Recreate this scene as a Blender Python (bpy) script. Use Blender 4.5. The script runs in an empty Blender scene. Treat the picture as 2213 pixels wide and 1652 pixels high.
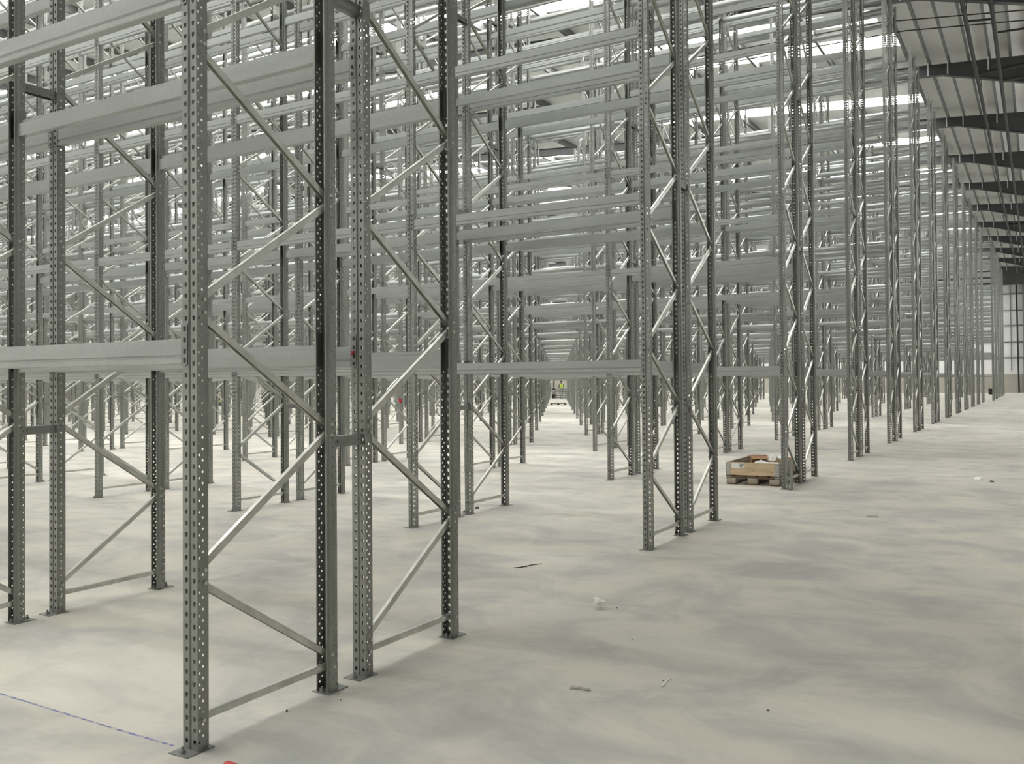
import bpy, bmesh, math, random
import numpy as np
from mathutils import Vector, Matrix, Quaternion

random.seed(7)
S = bpy.context.scene
COL = S.collection
PI = math.pi

# ------------------------------------------------------------------ camera, world, exposure
CAM = (3.17904, -2.64858, 1.60)
RIGHT = Vector((0.86542212, 0.50098284, -0.00779416))
UP = Vector((0.01405755, -0.00872809, 0.99986309))
FWD = Vector((-0.50084622, 0.8654132, 0.01459607))
FPX, PPX, PPY, IW, IH = 1923.92, 1131.1, 797.0, 2213.0, 1652.0
cam_data = bpy.data.cameras.new('camera')
cam_data.sensor_fit = 'HORIZONTAL'
cam_data.sensor_width = 36.0
cam_data.lens = FPX / IW * 36.0
cam_data.shift_x = -(PPX - IW / 2) / IW
cam_data.shift_y = (PPY - IH / 2) / IW
cam_data.clip_start = 0.05
cam_data.clip_end = 400
cam = bpy.data.objects.new('camera', cam_data)
COL.objects.link(cam)
cam.matrix_world = Matrix(((RIGHT.x, UP.x, -FWD.x, CAM[0]), (RIGHT.y, UP.y, -FWD.y, CAM[1]),
                           (RIGHT.z, UP.z, -FWD.z, CAM[2]), (0, 0, 0, 1)))
S.camera = cam

world = bpy.data.worlds.new('world')
S.world = world
world.use_nodes = True
world.node_tree.nodes['Background'].inputs[0].default_value = (0.80, 0.88, 1.0, 1)
world.node_tree.nodes['Background'].inputs[1].default_value = 1.0

S.view_settings.view_transform = 'Standard'
S.view_settings.look = 'None'
S.view_settings.gamma = 1.0
S.view_settings.use_curve_mapping = False
S.view_settings.exposure = 0.0
ROOFLIGHT_STRENGTH = 13.5
ADDED_GLOW_STRENGTH = 2.8

# ------------------------------------------------------------------ materials
def mat(name, color, rough=0.6, metal=0.0, spec=0.5):
    m = bpy.data.materials.new(name)
    m.use_nodes = True
    b = m.node_tree.nodes['Principled BSDF']
    b.inputs['Base Color'].default_value = (*color, 1)
    b.inputs['Roughness'].default_value = rough
    b.inputs['Metallic'].default_value = metal
    b.inputs['Specular IOR Level'].default_value = spec
    return m

def nd(m, kind, **kw):
    n = m.node_tree.nodes.new(kind)
    for k, v in kw.items():
        setattr(n, k, v)
    return n

def lk(m, a, b):
    m.node_tree.links.new(a, b)

def coords(m, scale=(1, 1, 1), space='Object', rot=(0, 0, 0)):
    t = nd(m, 'ShaderNodeTexCoord')
    p = nd(m, 'ShaderNodeMapping')
    p.inputs['Scale'].default_value = scale
    p.inputs['Rotation'].default_value = rot
    lk(m, t.outputs[space], p.inputs['Vector'])
    return p.outputs['Vector']

def noise(m, vec, scale, detail=4, rough=0.55, dist=0.0):
    n = nd(m, 'ShaderNodeTexNoise')
    n.inputs['Scale'].default_value = scale
    n.inputs['Detail'].default_value = detail
    n.inputs['Roughness'].default_value = rough
    n.inputs['Distortion'].default_value = dist
    lk(m, vec, n.inputs['Vector'])
    return n.outputs['Fac']

def ramp(m, fac, stops):
    r = nd(m, 'ShaderNodeValToRGB')
    e = r.color_ramp.elements
    while len(e) < len(stops):
        e.new(0.5)
    for el, (p, c) in zip(e, stops):
        el.position = p
        el.color = (*c, 1) if len(c) == 3 else c
    lk(m, fac, r.inputs['Fac'])
    return r.outputs['Color']

def mul(m, a, b, fac=1.0, mode='MULTIPLY'):
    n = nd(m, 'ShaderNodeMix', data_type='RGBA', blend_type=mode)
    n.inputs['Factor'].default_value = fac
    lk(m, a, n.inputs[6]); lk(m, b, n.inputs[7])
    return n.outputs[2]

def bsdf(m):
    return m.node_tree.nodes['Principled BSDF']

def galvanised(name, lo, hi, rough, metal, stretch=(6, 6, 0.9)):
    m = mat(name, hi, rough, metal)
    v = coords(m)
    vo = nd(m, 'ShaderNodeTexVoronoi')
    vo.inputs['Scale'].default_value = 55
    lk(m, v, vo.inputs['Vector'])
    c1 = ramp(m, vo.outputs['Color'], [(0.1, tuple(0.93 * a for a in hi)), (0.9, hi)])
    v2 = coords(m, stretch)
    c2 = ramp(m, noise(m, v2, 1.6, 4), [(0.32, tuple(a / b for a, b in zip(lo, hi))), (0.62, (1, 1, 1))])
    lk(m, mul(m, c1, c2, 0.8), bsdf(m).inputs['Base Color'])
    rr = ramp(m, noise(m, v2, 3.0, 3), [(0.3, (rough - 0.06,) * 3), (0.7, (rough + 0.08,) * 3)])
    lk(m, rr, bsdf(m).inputs['Roughness'])
    return m

M_UP = galvanised('galvanised_upright', (0.26, 0.27, 0.25), (0.345, 0.358, 0.335), 0.45, 0.55)
M_BRACE = galvanised('galvanised_brace', (0.52, 0.53, 0.485), (0.70, 0.71, 0.66), 0.34, 0.70)
M_BEAM = galvanised('galvanised_beam', (0.355, 0.375, 0.365), (0.455, 0.478, 0.465), 0.42, 0.45, (0.5, 4, 4))
M_CONN = galvanised('galvanised_connector', (0.25, 0.26, 0.25), (0.33, 0.34, 0.325), 0.50, 0.72)
M_BOLT = mat('bolt_zinc', (0.45, 0.45, 0.43), 0.35, 0.8)

# floor: power-floated concrete, cloudy, scuffed
M_FLOOR = mat('concrete_floor', (0.6, 0.58, 0.52), 0.55)
v = coords(M_FLOOR, (1, 1, 1))
vs = coords(M_FLOOR, (0.45, 1.1, 1), rot=(0, 0, -0.35))
base = ramp(M_FLOOR, noise(M_FLOOR, v, 0.42, 6, 0.62, 0.4), [(0.30, (0.60, 0.575, 0.515)), (0.52, (0.71, 0.68, 0.60)), (0.72, (0.79, 0.76, 0.67))])
streak = ramp(M_FLOOR, noise(M_FLOOR, vs, 1.7, 6, 0.6, 0.7), [(0.34, (0.74, 0.77, 0.80)), (0.52, (0.97, 0.97, 0.97)), (0.70, (1.0, 0.985, 0.95))])
blot = ramp(M_FLOOR, noise(M_FLOOR, v, 1.25, 6, 0.65, 0.8), [(0.36, (0.70, 0.735, 0.79)), (0.56, (1, 1, 1))])
fine = ramp(M_FLOOR, noise(M_FLOOR, v, 26, 5, 0.7), [(0.3, (0.95, 0.95, 0.95)), (0.6, (1, 1, 1))])
c = mul(M_FLOOR, base, streak, 0.7)
c = mul(M_FLOOR, c, blot, 0.75)
c = mul(M_FLOOR, c, fine, 0.8)
lk(M_FLOOR, c, bsdf(M_FLOOR).inputs['Base Color'])
rr = ramp(M_FLOOR, noise(M_FLOOR, v, 1.1, 4), [(0.3, (0.50,) * 3), (0.7, (0.66,) * 3)])
lk(M_FLOOR, rr, bsdf(M_FLOOR).inputs['Roughness'])
bsdf(M_FLOOR).inputs['Specular IOR Level'].default_value = 0.35

def blotchy(name, a, b, scale, rough=0.7, metal=0.0, stretch=(1, 1, 1)):
    m = mat(name, b, rough, metal)
    v = coords(m, stretch)
    lk(m, ramp(m, noise(m, v, scale, 5), [(0.3, a), (0.7, b)]), bsdf(m).inputs['Base Color'])
    return m

M_DECK = blotchy('roof_liner', (0.78, 0.79, 0.77), (0.86, 0.87, 0.85), 0.7, 0.65)
M_PURLIN = blotchy('purlin_steel', (0.13, 0.135, 0.13), (0.18, 0.185, 0.18), 2.0, 0.6, 0.2)
M_RAFTER = blotchy('painted_rafter', (0.062, 0.066, 0.066), (0.085, 0.09, 0.09), 1.2, 0.6)
M_FLY = mat('white_angle', (0.72, 0.74, 0.72), 0.5)
M_PIPE = blotchy('dark_pipe', (0.018, 0.019, 0.019), (0.026, 0.026, 0.025), 5, 0.7)
M_BLACK = mat('black_rubber', (0.012, 0.012, 0.012), 0.6)
M_PANEL = blotchy('white_wall_sheet', (0.72, 0.73, 0.74), (0.80, 0.81, 0.81), 0.6, 0.55)
M_DADO = blotchy('concrete_panel', (0.36, 0.345, 0.30), (0.44, 0.42, 0.37), 0.5, 0.85)
M_GIRT = mat('grey_girt', (0.16, 0.165, 0.165), 0.6)
M_WOOD = blotchy('pale_wood', (0.60, 0.44, 0.27), (0.80, 0.63, 0.43), 2.0, 0.7, 0, (2.0, 9, 9))
M_WOODD = blotchy('old_wood', (0.10, 0.066, 0.042), (0.22, 0.15, 0.10), 3.0, 0.8, 0, (2, 10, 10))
M_WOODG = blotchy('weathered_wood', (0.36, 0.31, 0.25), (0.54, 0.48, 0.39), 3.0, 0.8, 0, (2, 10, 10))
M_HINGE = mat('grey_hinge', (0.50, 0.50, 0.49), 0.45, 0.5)
M_CARD = blotchy('brown_cardboard', (0.30, 0.16, 0.085), (0.40, 0.23, 0.12), 6, 0.8)
M_PAPER = mat('white_paper', (0.92, 0.91, 0.87), 0.7)
M_FILM = mat('clear_film', (0.78, 0.76, 0.72), 0.25)
M_INK = mat('black_print', (0.06, 0.06, 0.06), 0.6)
M_DUST = blotchy('dusty_card', (0.36, 0.35, 0.31), (0.55, 0.53, 0.47), 30, 0.9)
M_CHALK = None
M_SKIN = mat('skin', (0.55, 0.33, 0.24), 0.6)
M_ORANGE = blotchy('orange_hivis', (0.80, 0.36, 0.06), (0.90, 0.45, 0.10), 5, 0.7)
M_YELLOW = blotchy('yellow_hivis', (0.72, 0.64, 0.10), (0.80, 0.74, 0.14), 5, 0.7)
M_LIME = blotchy('lime_hivis', (0.62, 0.80, 0.10), (0.72, 0.88, 0.16), 5, 0.7)
M_TROUSER = mat('dark_trousers', (0.07, 0.075, 0.08), 0.85)
M_REDHAT = mat('dark_red_helmet', (0.22, 0.012, 0.012), 0.4)
M_DARKHAT = mat('dark_hair', (0.02, 0.018, 0.016), 0.7)
M_REFLECT = mat('silver_band', (0.7, 0.7, 0.7), 0.4)
M_RED = mat('red_plastic', (0.45, 0.02, 0.035), 0.4)
M_TWIG = mat('dark_wire', (0.05, 0.042, 0.032), 0.7)

M_ROOFL = bpy.data.materials.new('rooflight')
M_ROOFL.use_nodes = True
nt = M_ROOFL.node_tree
nt.nodes.clear()
_o = nt.nodes.new('ShaderNodeOutputMaterial')
_e = nt.nodes.new('ShaderNodeEmission')
_e.inputs['Color'].default_value = (1.0, 0.985, 0.95, 1)
_e.inputs['Strength'].default_value = ROOFLIGHT_STRENGTH
nt.links.new(_e.outputs[0], _o.inputs[0])

M_ADDED_GLOW = M_ROOFL.copy()  # weaker glow for the panels added on the unseen right wall
M_ADDED_GLOW.name = 'added_wall_glow'
[n for n in M_ADDED_GLOW.node_tree.nodes if n.type == 'EMISSION'][0].inputs['Strength'].default_value = ADDED_GLOW_STRENGTH

def powder(name, color, scale, lo, hi):
    """a mark of loose powder: patchy, the floor shows between its grains"""
    m = mat(name, color, 0.95)
    v = coords(m)
    a = ramp(m, noise(m, v, scale, 5, 0.75), [(lo, (0, 0, 0)), (hi, (1, 1, 1))])
    lk(m, a, bsdf(m).inputs['Alpha'])
    return m
M_CHALK = powder('blue_chalk', (0.20, 0.23, 0.56), 22, 0.33, 0.72)
M_REDP = powder('red_spray', (0.72, 0.10, 0.10), 14, 0.22, 0.50)

# ------------------------------------------------------------------ mesh helpers
class MB:
    def __init__(s):
        s.v, s.f = [], []

    def face(s, pts):
        n = len(s.v)
        s.v.extend([tuple(p) for p in pts])
        s.f.append(tuple(range(n, n + len(pts))))

    def box(s, x0, x1, y0, y1, z0, z1, mtx=None):
        P = [(x0, y0, z0), (x1, y0, z0), (x1, y1, z0), (x0, y1, z0), (x0, y0, z1), (x1, y0, z1), (x1, y1, z1), (x0, y1, z1)]
        if mtx is not None:
            P = [tuple(mtx @ Vector(p)) for p in P]
        n = len(s.v)
        s.v.extend(P)
        for q in ((0, 3, 2, 1), (4, 5, 6, 7), (0, 1, 5, 4), (1, 2, 6, 5), (2, 3, 7, 6), (3, 0, 4, 7)):
            s.f.append(tuple(n + i for i in q))
        return s

    def prism(s, prof, a, b, axis='x', caps=True):
        """closed profile of (u, w) extruded along an axis from a to b"""
        def P(t, u, w):
            return {'x': (t, u, w), 'y': (u, t, w), 'z': (u, w, t)}[axis]
        n, k = len(s.v), len(prof)
        s.v.extend([P(a, *p) for p in prof] + [P(b, *p) for p in prof])
        for i in range(k):
            j = (i + 1) % k
            s.f.append((n + i, n + j, n + k + j, n + k + i))
        if caps:
            s.f.append(tuple(n + i for i in reversed(range(k))))
            s.f.append(tuple(n + k + i for i in range(k)))
        return s

    def tube(s, pts, r, seg=8, radii=None):
        pts = [Vector(p) for p in pts]
        n0 = len(s.v)
        for i, p in enumerate(pts):
            d = (pts[min(i + 1, len(pts) - 1)] - pts[max(i - 1, 0)]).normalized()
            h = Vector((0, 0, 1)) if abs(d.z) < 0.9 else Vector((1, 0, 0))
            a = d.cross(h).normalized()
            b = d.cross(a)
            rr = radii[i] if radii else r
            for k in range(seg):
                t = 2 * PI * k / seg
                s.v.append(tuple(p + rr * (math.cos(t) * a + math.sin(t) * b)))
        for i in range(len(pts) - 1):
            for k in range(seg):
                k2 = (k + 1) % seg
                s.f.append((n0 + i * seg + k, n0 + i * seg + k2, n0 + (i + 1) * seg + k2, n0 + (i + 1) * seg + k))
        s.f.append(tuple(n0 + k for k in reversed(range(seg))))
        e = n0 + (len(pts) - 1) * seg
        s.f.append(tuple(e + k for k in range(seg)))
        return s

    def add(s, o, off=(0, 0, 0)):
        n = len(s.v)
        s.v.extend([(a + off[0], b + off[1], c + off[2]) for a, b, c in o.v])
        s.f.extend([tuple(n + i for i in f) for f in o.f])
        return s

    def mirrored_y(s, about):
        r = MB()
        r.v = [(x, about - y, z) for x, y, z in s.v]
        r.f = [tuple(reversed(f)) for f in s.f]
        return r

    def mesh(s, name, material, bevel=0.0):
        m = bpy.data.meshes.new(name)
        m.from_pydata(s.v, [], s.f)
        if bevel:
            bm = bmesh.new(); bm.from_mesh(m)
            bmesh.ops.recalc_face_normals(bm, faces=bm.faces)
            bmesh.ops.bevel(bm, geom=bm.edges[:], offset=bevel, segments=1, affect='EDGES', clamp_overlap=True)
            bm.to_mesh(m); bm.free()
        m.materials.append(material)
        m.update()
        return m

def link(name, data, parent=None, loc=(0, 0, 0), rot=(0, 0, 0)):
    o = bpy.data.objects.new(name, data)
    COL.objects.link(o)
    if parent is not None:
        o.parent = parent
    o.location = loc
    o.rotation_euler = rot
    return o

def obj(name, mb, material, parent=None, loc=(0, 0, 0), rot=(0, 0, 0), bevel=0.0):
    return link(name, mb.mesh(name, material, bevel), parent, loc, rot)

def tag(o, label=None, cat=None, group=None, kind=None):
    if label: o['label'] = label
    if cat: o['category'] = cat
    if group: o['group'] = group
    if kind: o['kind'] = kind
    return o

def struct(name, mb, material, parent=None, **k):
    o = obj(name, mb, material, parent, **k)
    o['kind'] = 'structure'
    return o

def project(p):
    d = Vector(p) - Vector(CAM)
    z = d.dot(FWD)
    if z < 0.3:
        return None
    return PPX + FPX * d.dot(RIGHT) / z, PPY - FPX * d.dot(UP) / z, z

def at(u, v, h=0.0):
    d = FWD + RIGHT * ((u - PPX) / FPX) - UP * ((v - PPY) / FPX)
    t = (h - CAM[2]) / d.z
    return Vector(CAM) + d * t

def copy_tree(o, parent=None):
    c = o.copy()
    COL.objects.link(c)
    if parent is not None:
        c.parent = parent
    for ch in list(o.children):
        copy_tree(ch, c)
    return c

ORD = ('first second third fourth fifth sixth seventh eighth ninth tenth eleventh twelfth thirteenth fourteenth fifteenth sixteenth '
       'seventeenth eighteenth nineteenth twentieth').split()
ORD += ['twenty-' + o for o in ORD[:9]] + ['thirtieth'] + ['thirty-' + o for o in ORD[:9]]

# ------------------------------------------------------------------ the building shell
X_EAVE, X_RIDGE, X_FAR = 8.0, -45.0, -94.0
Y_BACK, Y_END = -14.0, 106.0
SLOPE = 0.07
BAY_Y = [32.9 + 7.55 * n for n in range(-6, 10)]

def zr(x):
    """underside of the roof sheeting"""
    return 13.45 - SLOPE * x if x >= X_RIDGE else 13.45 - SLOPE * (2 * X_RIDGE - x)

struct('floor', MB().box(X_FAR, X_EAVE, Y_BACK, Y_END, -0.3, 0.0), M_FLOOR)

# roof sheeting with the openings for the rooflights left out
strips = []
for yr in BAY_Y:
    strips.append((yr - 2.65, yr - 1.35, -0.85))
    if round((yr - 32.9) / 7.55) % 2 == 0:
        strips.append((yr - 5.05, yr - 3.95, -1.30))
strips = sorted(s for s in strips if s[0] > Y_BACK + 0.5)
deck = MB()
def roof_slab(mb, xa, xb, y0, y1, t=0.09):
    """sloped slab between xa > xb on one side of the ridge"""
    za, zb = zr(xa), zr(xb)
    P = [(xa, y0, za), (xb, y0, zb), (xb, y1, zb), (xa, y1, za)]
    Q = [(a, b, c + t) for a, b, c in P]
    n = len(mb.v)
    mb.v.extend(P + Q)
    for q in ((0, 1, 2, 3), (7, 6, 5, 4), (0, 4, 5, 1), (1, 5, 6, 2), (2, 6, 7, 3), (3, 7, 4, 0)):
        mb.f.append(tuple(n + i for i in q))
y = Y_BACK
for (a, b, xe) in strips:
    roof_slab(deck, X_EAVE, X_RIDGE, y, a); roof_slab(deck, X_RIDGE, X_FAR, y, a)
    roof_slab(deck, X_EAVE, xe, a, b)
    roof_slab(deck, X_RIDGE + 1, X_RIDGE, a, b); roof_slab(deck, X_RIDGE, X_RIDGE - 1, a, b)
    roof_slab(deck, X_FAR + 1, X_FAR, a, b)
    y = b
roof_slab(deck, X_EAVE, X_RIDGE, y, Y_END); roof_slab(deck, X_RIDGE, X_FAR, y, Y_END)
struct('ceiling', deck, M_DECK)
wn = 0
for (a, b, xe) in strips:
    for xa, xb in ((xe, X_RIDGE + 1), (X_RIDGE - 1, X_FAR + 1)):
        wn += 1
        w = MB(); roof_slab(w, xa, xb, a, b, 0.03)
        struct('window_or_added_glow_%d' % wn, w, M_ROOFL)

# purlins along the building
px = [-0.78 + 0.65 * i for i in range(14)] + [-0.78 - 2.6 * i for i in range(1, 36)]
for x in px:
    if x > X_EAVE - 0.2 or x < X_FAR + 0.5:
        continue
    z = zr(x)
    p = MB()
    # Z section: web, top and bottom flange with lips
    prof = [(x - 0.035, z - 0.01), (x - 0.035, z - 0.36), (x + 0.055, z - 0.36), (x + 0.055, z - 0.335), (x - 0.015, z - 0.335), (x - 0.015, z - 0.01)]
    p.prism(prof, Y_BACK, Y_END, 'y')
    struct('purlin', p, M_PURLIN)

# portal rafters with haunches at the eave, white fly braces under the purlins
for yr in BAY_Y:
    r = MB()
    def web(xs, y0, y1, low=0.0):
        top = [(x, zr(x) - 0.42) for x in xs]
        bot = [(x, bottom(x) + low) for x in xs]
        return top + list(reversed(bot))
    def bottom(x):
        if x > 0.3:
            return zr(0.3) - 0.80 - (x - 0.3) * 0.275
        if x < X_FAR + 8:
            return zr(x) - 0.80 - (X_FAR + 8 - x) * 0.12
        return zr(x) - 0.80
    xs = [X_EAVE - 0.35, 0.3, -20, X_RIDGE, -70, X_FAR + 8, X_FAR + 0.3]
    r.prism(web(xs, 0, 0), yr - 0.012, yr + 0.012, 'y')
    for xa, xb in zip(xs[:-1], xs[1:]):
        for f in (lambda x: zr(x) - 0.42, bottom):
            za, zb = f(xa), f(xb)
            P = [(xa, yr - 0.11, za), (xb, yr - 0.11, zb), (xb, yr + 0.11, zb), (xa, yr + 0.11, za)]
            n = len(r.v)
            r.v.extend(P + [(a, b, c - 0.02) for a, b, c in P])
            for q in ((0, 1, 2, 3), (7, 6, 5, 4), (0, 4, 5, 1), (1, 5, 6, 2), (2, 6, 7, 3), (3, 7, 4, 0)):
                r.f.append(tuple(n + i for i in q))
    ro = struct('rafter', r, M_RAFTER)
    for i in range(1, 9):
        x = -0.78 + 0.65 * i
        if i in (1, 2, 4, 6):
            f = MB()
            f.box(x - 0.05, x - 0.01, yr - 0.19, yr - 0.15, zr(x) - 0.80, zr(x) - 0.06)
            f.box(x - 0.05, x - 0.01, yr - 0.19, yr - 0.10, zr(x) - 0.82, zr(x) - 0.78)
            obj('fly_brace', f, M_FLY, ro)
    c = MB()
    for y0, y1 in ((yr - 0.14, yr - 0.12), (yr + 0.12, yr + 0.14)):
        c.box(X_EAVE - 0.55, X_EAVE - 0.05, y0, y1, 0, 10.9)
    c.box(X_EAVE - 0.31, X_EAVE - 0.29, yr - 0.12, yr + 0.12, 0, 10.9)
    struct('portal_column', c, M_RAFTER)

# walls
def wall(name, x0, x1, y0, y1, top):
    struct(name, MB().box(x0, x1, y0, y1, 2.0, top), M_PANEL)
    struct(name + '_dado', MB().box(x0 - 0.03, x1 + 0.03, y0 - 0.03, y1 + 0.03, 0, 2.0), M_DADO)
def gable(name, y0, y1):
    w = MB()
    prof = [(X_FAR, 2.0), (X_EAVE, 2.0), (X_EAVE, zr(X_EAVE) + 0.1), (X_RIDGE, zr(X_RIDGE) + 0.1), (X_FAR, zr(X_FAR) + 0.1)]
    w.prism(prof, y0, y1, 'y')
    struct(name, w, M_PANEL)
    struct(name + '_dado', MB().box(X_FAR, X_EAVE, y0 - 0.04, y1, 0, 2.0), M_DADO)
gable('wall_far', Y_END, Y_END + 0.2)
gable('wall_back', Y_BACK - 0.2, Y_BACK)
struct('wall_right', MB().box(X_EAVE, X_EAVE + 0.2, Y_BACK, Y_END, 2.0, 5.0).box(X_EAVE, X_EAVE + 0.2, Y_BACK, Y_END, 9.0, 13.0), M_PANEL)
struct('wall_right_dado', MB().box(X_EAVE - 0.03, X_EAVE + 0.23, Y_BACK, Y_END, 0, 2.0), M_DADO)
side_closed = MB()
for ya, yb in zip([Y_BACK - 0.4] + [yr + 0.2 for yr in BAY_Y if yr > Y_BACK], [yr - 0.2 for yr in BAY_Y if yr > Y_BACK] + [Y_END]):
    if yb < 24:      # the near bays of this wall are closed sheeting
        side_closed.box(X_EAVE, X_EAVE + 0.2, ya - 0.2, yb + 0.2, 5.0, 9.0)
        continue
    wn += 1
    struct('window_or_added_glow_%d' % wn, MB().box(X_EAVE + 0.06, X_EAVE + 0.10, ya - 0.2, yb + 0.2, 5.0, 9.0), M_ADDED_GLOW)  # added glow panel, out of view, brightens far rack ends and eave roof
struct('wall_right_sheeting', side_closed, M_PANEL)
wall('wall_left', X_FAR - 0.2, X_FAR, Y_BACK, Y_END, 13.1)
wf = bpy.data.objects['wall_far']
for z in (3.78, 5.43, 7.2, 8.8, 10.57):
    obj('girt', MB().box(X_FAR, X_EAVE, Y_END - 0.16, Y_END, z - 0.05, z + 0.05), M_GIRT, wf)
for x in [0.68 + 4.0 * i for i in range(-12, 2)]:
    obj('sag_rod', MB().box(x - 0.04, x + 0.04, Y_END - 0.20, Y_END - 0.16, 2.3, 11.6), M_GIRT, wf)
for x in (1.95, 7.2, -8.0, -18.0, -28.0, -38.0, -48.0, -58.0, -68.0, -78.0, -88.0):
    c = MB()
    c.box(x - 0.15, x + 0.15, Y_END - 0.55, Y_END - 0.52, 0, zr(x))
    c.box(x - 0.15, x + 0.15, Y_END - 0.24, Y_END - 0.21, 0, zr(x))
    c.box(x - 0.012, x + 0.012, Y_END - 0.52, Y_END - 0.24, 0, zr(x))
    struct('gable_column', c, M_GIRT)
g = MB()
g.prism([(X_FAR, 11.5), (X_EAVE, 11.5), (X_EAVE, zr(X_EAVE) - 0.02), (X_RIDGE, zr(X_RIDGE) - 0.02), (X_FAR, zr(X_FAR) - 0.02)], Y_END - 0.70, Y_END - 0.60, 'y')
struct('gable_beam', g, M_RAFTER)
p = MB(); p.tube([(1.36, Y_END - 0.62, 0.0), (1.30, Y_END - 0.62, 6.0), (1.25, Y_END - 0.62, 11.48)], 0.085, 10)
t = tag(obj('downpipe', p, M_BLACK), 'black downpipe running down the far white wall', 'pipe')
p = MB(); p.box(-1.05, -0.68, 94.6, 95.0, 0.0, 0.55)
p.box(-1.08, -0.65, 94.57, 95.03, 0.50, 0.57)
tag(obj('tool_box', p, M_BLACK, bevel=0.01), 'small black box on the floor by the far wall end of the racks', 'box')

# sprinkler mains and branch lines under the roof
def pipe(name, pts, r, label, cat='pipe', group=None):
    m = MB().tube(pts, r, 10)
    return tag(obj(name, m, M_PIPE), label, cat, group)
for x, lab in ((1.50, 'left of the two dark sprinkler mains running under the rafters'),
               (2.19, 'right of the two dark sprinkler mains running under the rafters')):
    root = tag(link('sprinkler_main', None, None, (x, 0, 0)), lab, 'pipe')
    obj('pipe_run', MB().tube([(0, Y_BACK + 1, 11.93), (0, 60, 11.93), (0, Y_END - 8, 11.93)], 0.06, 12), M_PIPE, root)
    obj('coupling', MB().tube([(0, 24.9, 11.93), (0, 25.1, 11.93)], 0.075, 12), M_PIPE, root)
    for yr in BAY_Y:
        h = MB()
        h.tube([(-0.05, yr, 11.93), (-0.05, yr, bottom(x) - 0.02)], 0.012, 6)
        h.tube([(0.05, yr, 11.93), (0.05, yr, bottom(x) - 0.02)], 0.012, 6)
        obj('hanger', h, M_PIPE, root)
pipe('cable_wire', [(-30, 24.6, 12.05), (-0.64, 24.95, 12.0), (2.96, 26.15, 12.0), (6.0, 27.0, 12.0)], 0.018, 'thin upper wire strung across under the roof at top right', 'wire')
pipe('cable_wire', [(-30, 25.4, 12.05), (-0.15, 26.0, 12.0), (2.95, 26.97, 12.0), (6.0, 27.8, 12.0)], 0.018, 'thin lower wire strung across under the roof at top right', 'wire')
pipe('branch_pipe', [(1.49, 26.25, 12.02), (2.19, 26.45, 12.02)], 0.032, 'short dark pipe linking the two sprinkler mains', 'pipe')
pipe('branch_pipe', [(2.25, 27.65, 12.02), (4.6, 27.9, 12.02)], 0.032, 'dark branch pipe leaving the right sprinkler main towards the frame edge', 'pipe')
pipe('branch_pipe', [(1.50, 31.36, 11.99), (2.9, 31.09, 12.0), (5.0, 30.7, 12.0)], 0.06, 'thick black branch pipe crossing in front of the nearest dark rafter', 'pipe')
pipe('branch_pipe', [(2.19, 32.5, 11.99), (2.9, 32.55, 12.0), (5.0, 32.6, 12.0)], 0.05, 'lower thick black branch pipe below the nearest dark rafter', 'pipe')
pipe('branch_pipe', [(1.50, 66.0, 11.99), (5.0, 65.4, 12.0)], 0.06, 'black branch pipe far down the hall below the rafters', 'pipe')

# ------------------------------------------------------------------ racking
D, G, W, L = 0.890, 0.228, 3.2416, 2.780
PITCH = 2 * D + G + W
UW, UD, H = 0.094, 0.068, 11.6
NPAIR, NBAY = 18, 32
LEVELS = (1.80, 3.40, 5.00, 6.55, 8.10, 9.65, 11.20)

def pair_x(k):
    return 0.0 if k <= 12 else 0.42

# plan of a front upright: closed face towards -Y, lips towards +Y. (x, y, hole kind of the segment that FOLLOWS)
PLAN = [(-0.076, UD, 0), (-0.084, UD, 0), (-0.084, 0.049, 0), (-UW, 0.042, 'side'), (-UW, 0.0, 0), (-0.088, -0.0, 'slot'), (-0.054, 0.0, 0), (-0.050, 0.007, 0),
        (-0.042, 0.007, 0), (-0.038, 0.0, 'slot'), (-0.004, 0.0, 0), (0.0, 0.0, 'side'), (0.0, 0.042, 0), (-0.010, 0.049, 0), (-0.010, UD, 0), (-0.017, UD, 0)]

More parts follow.
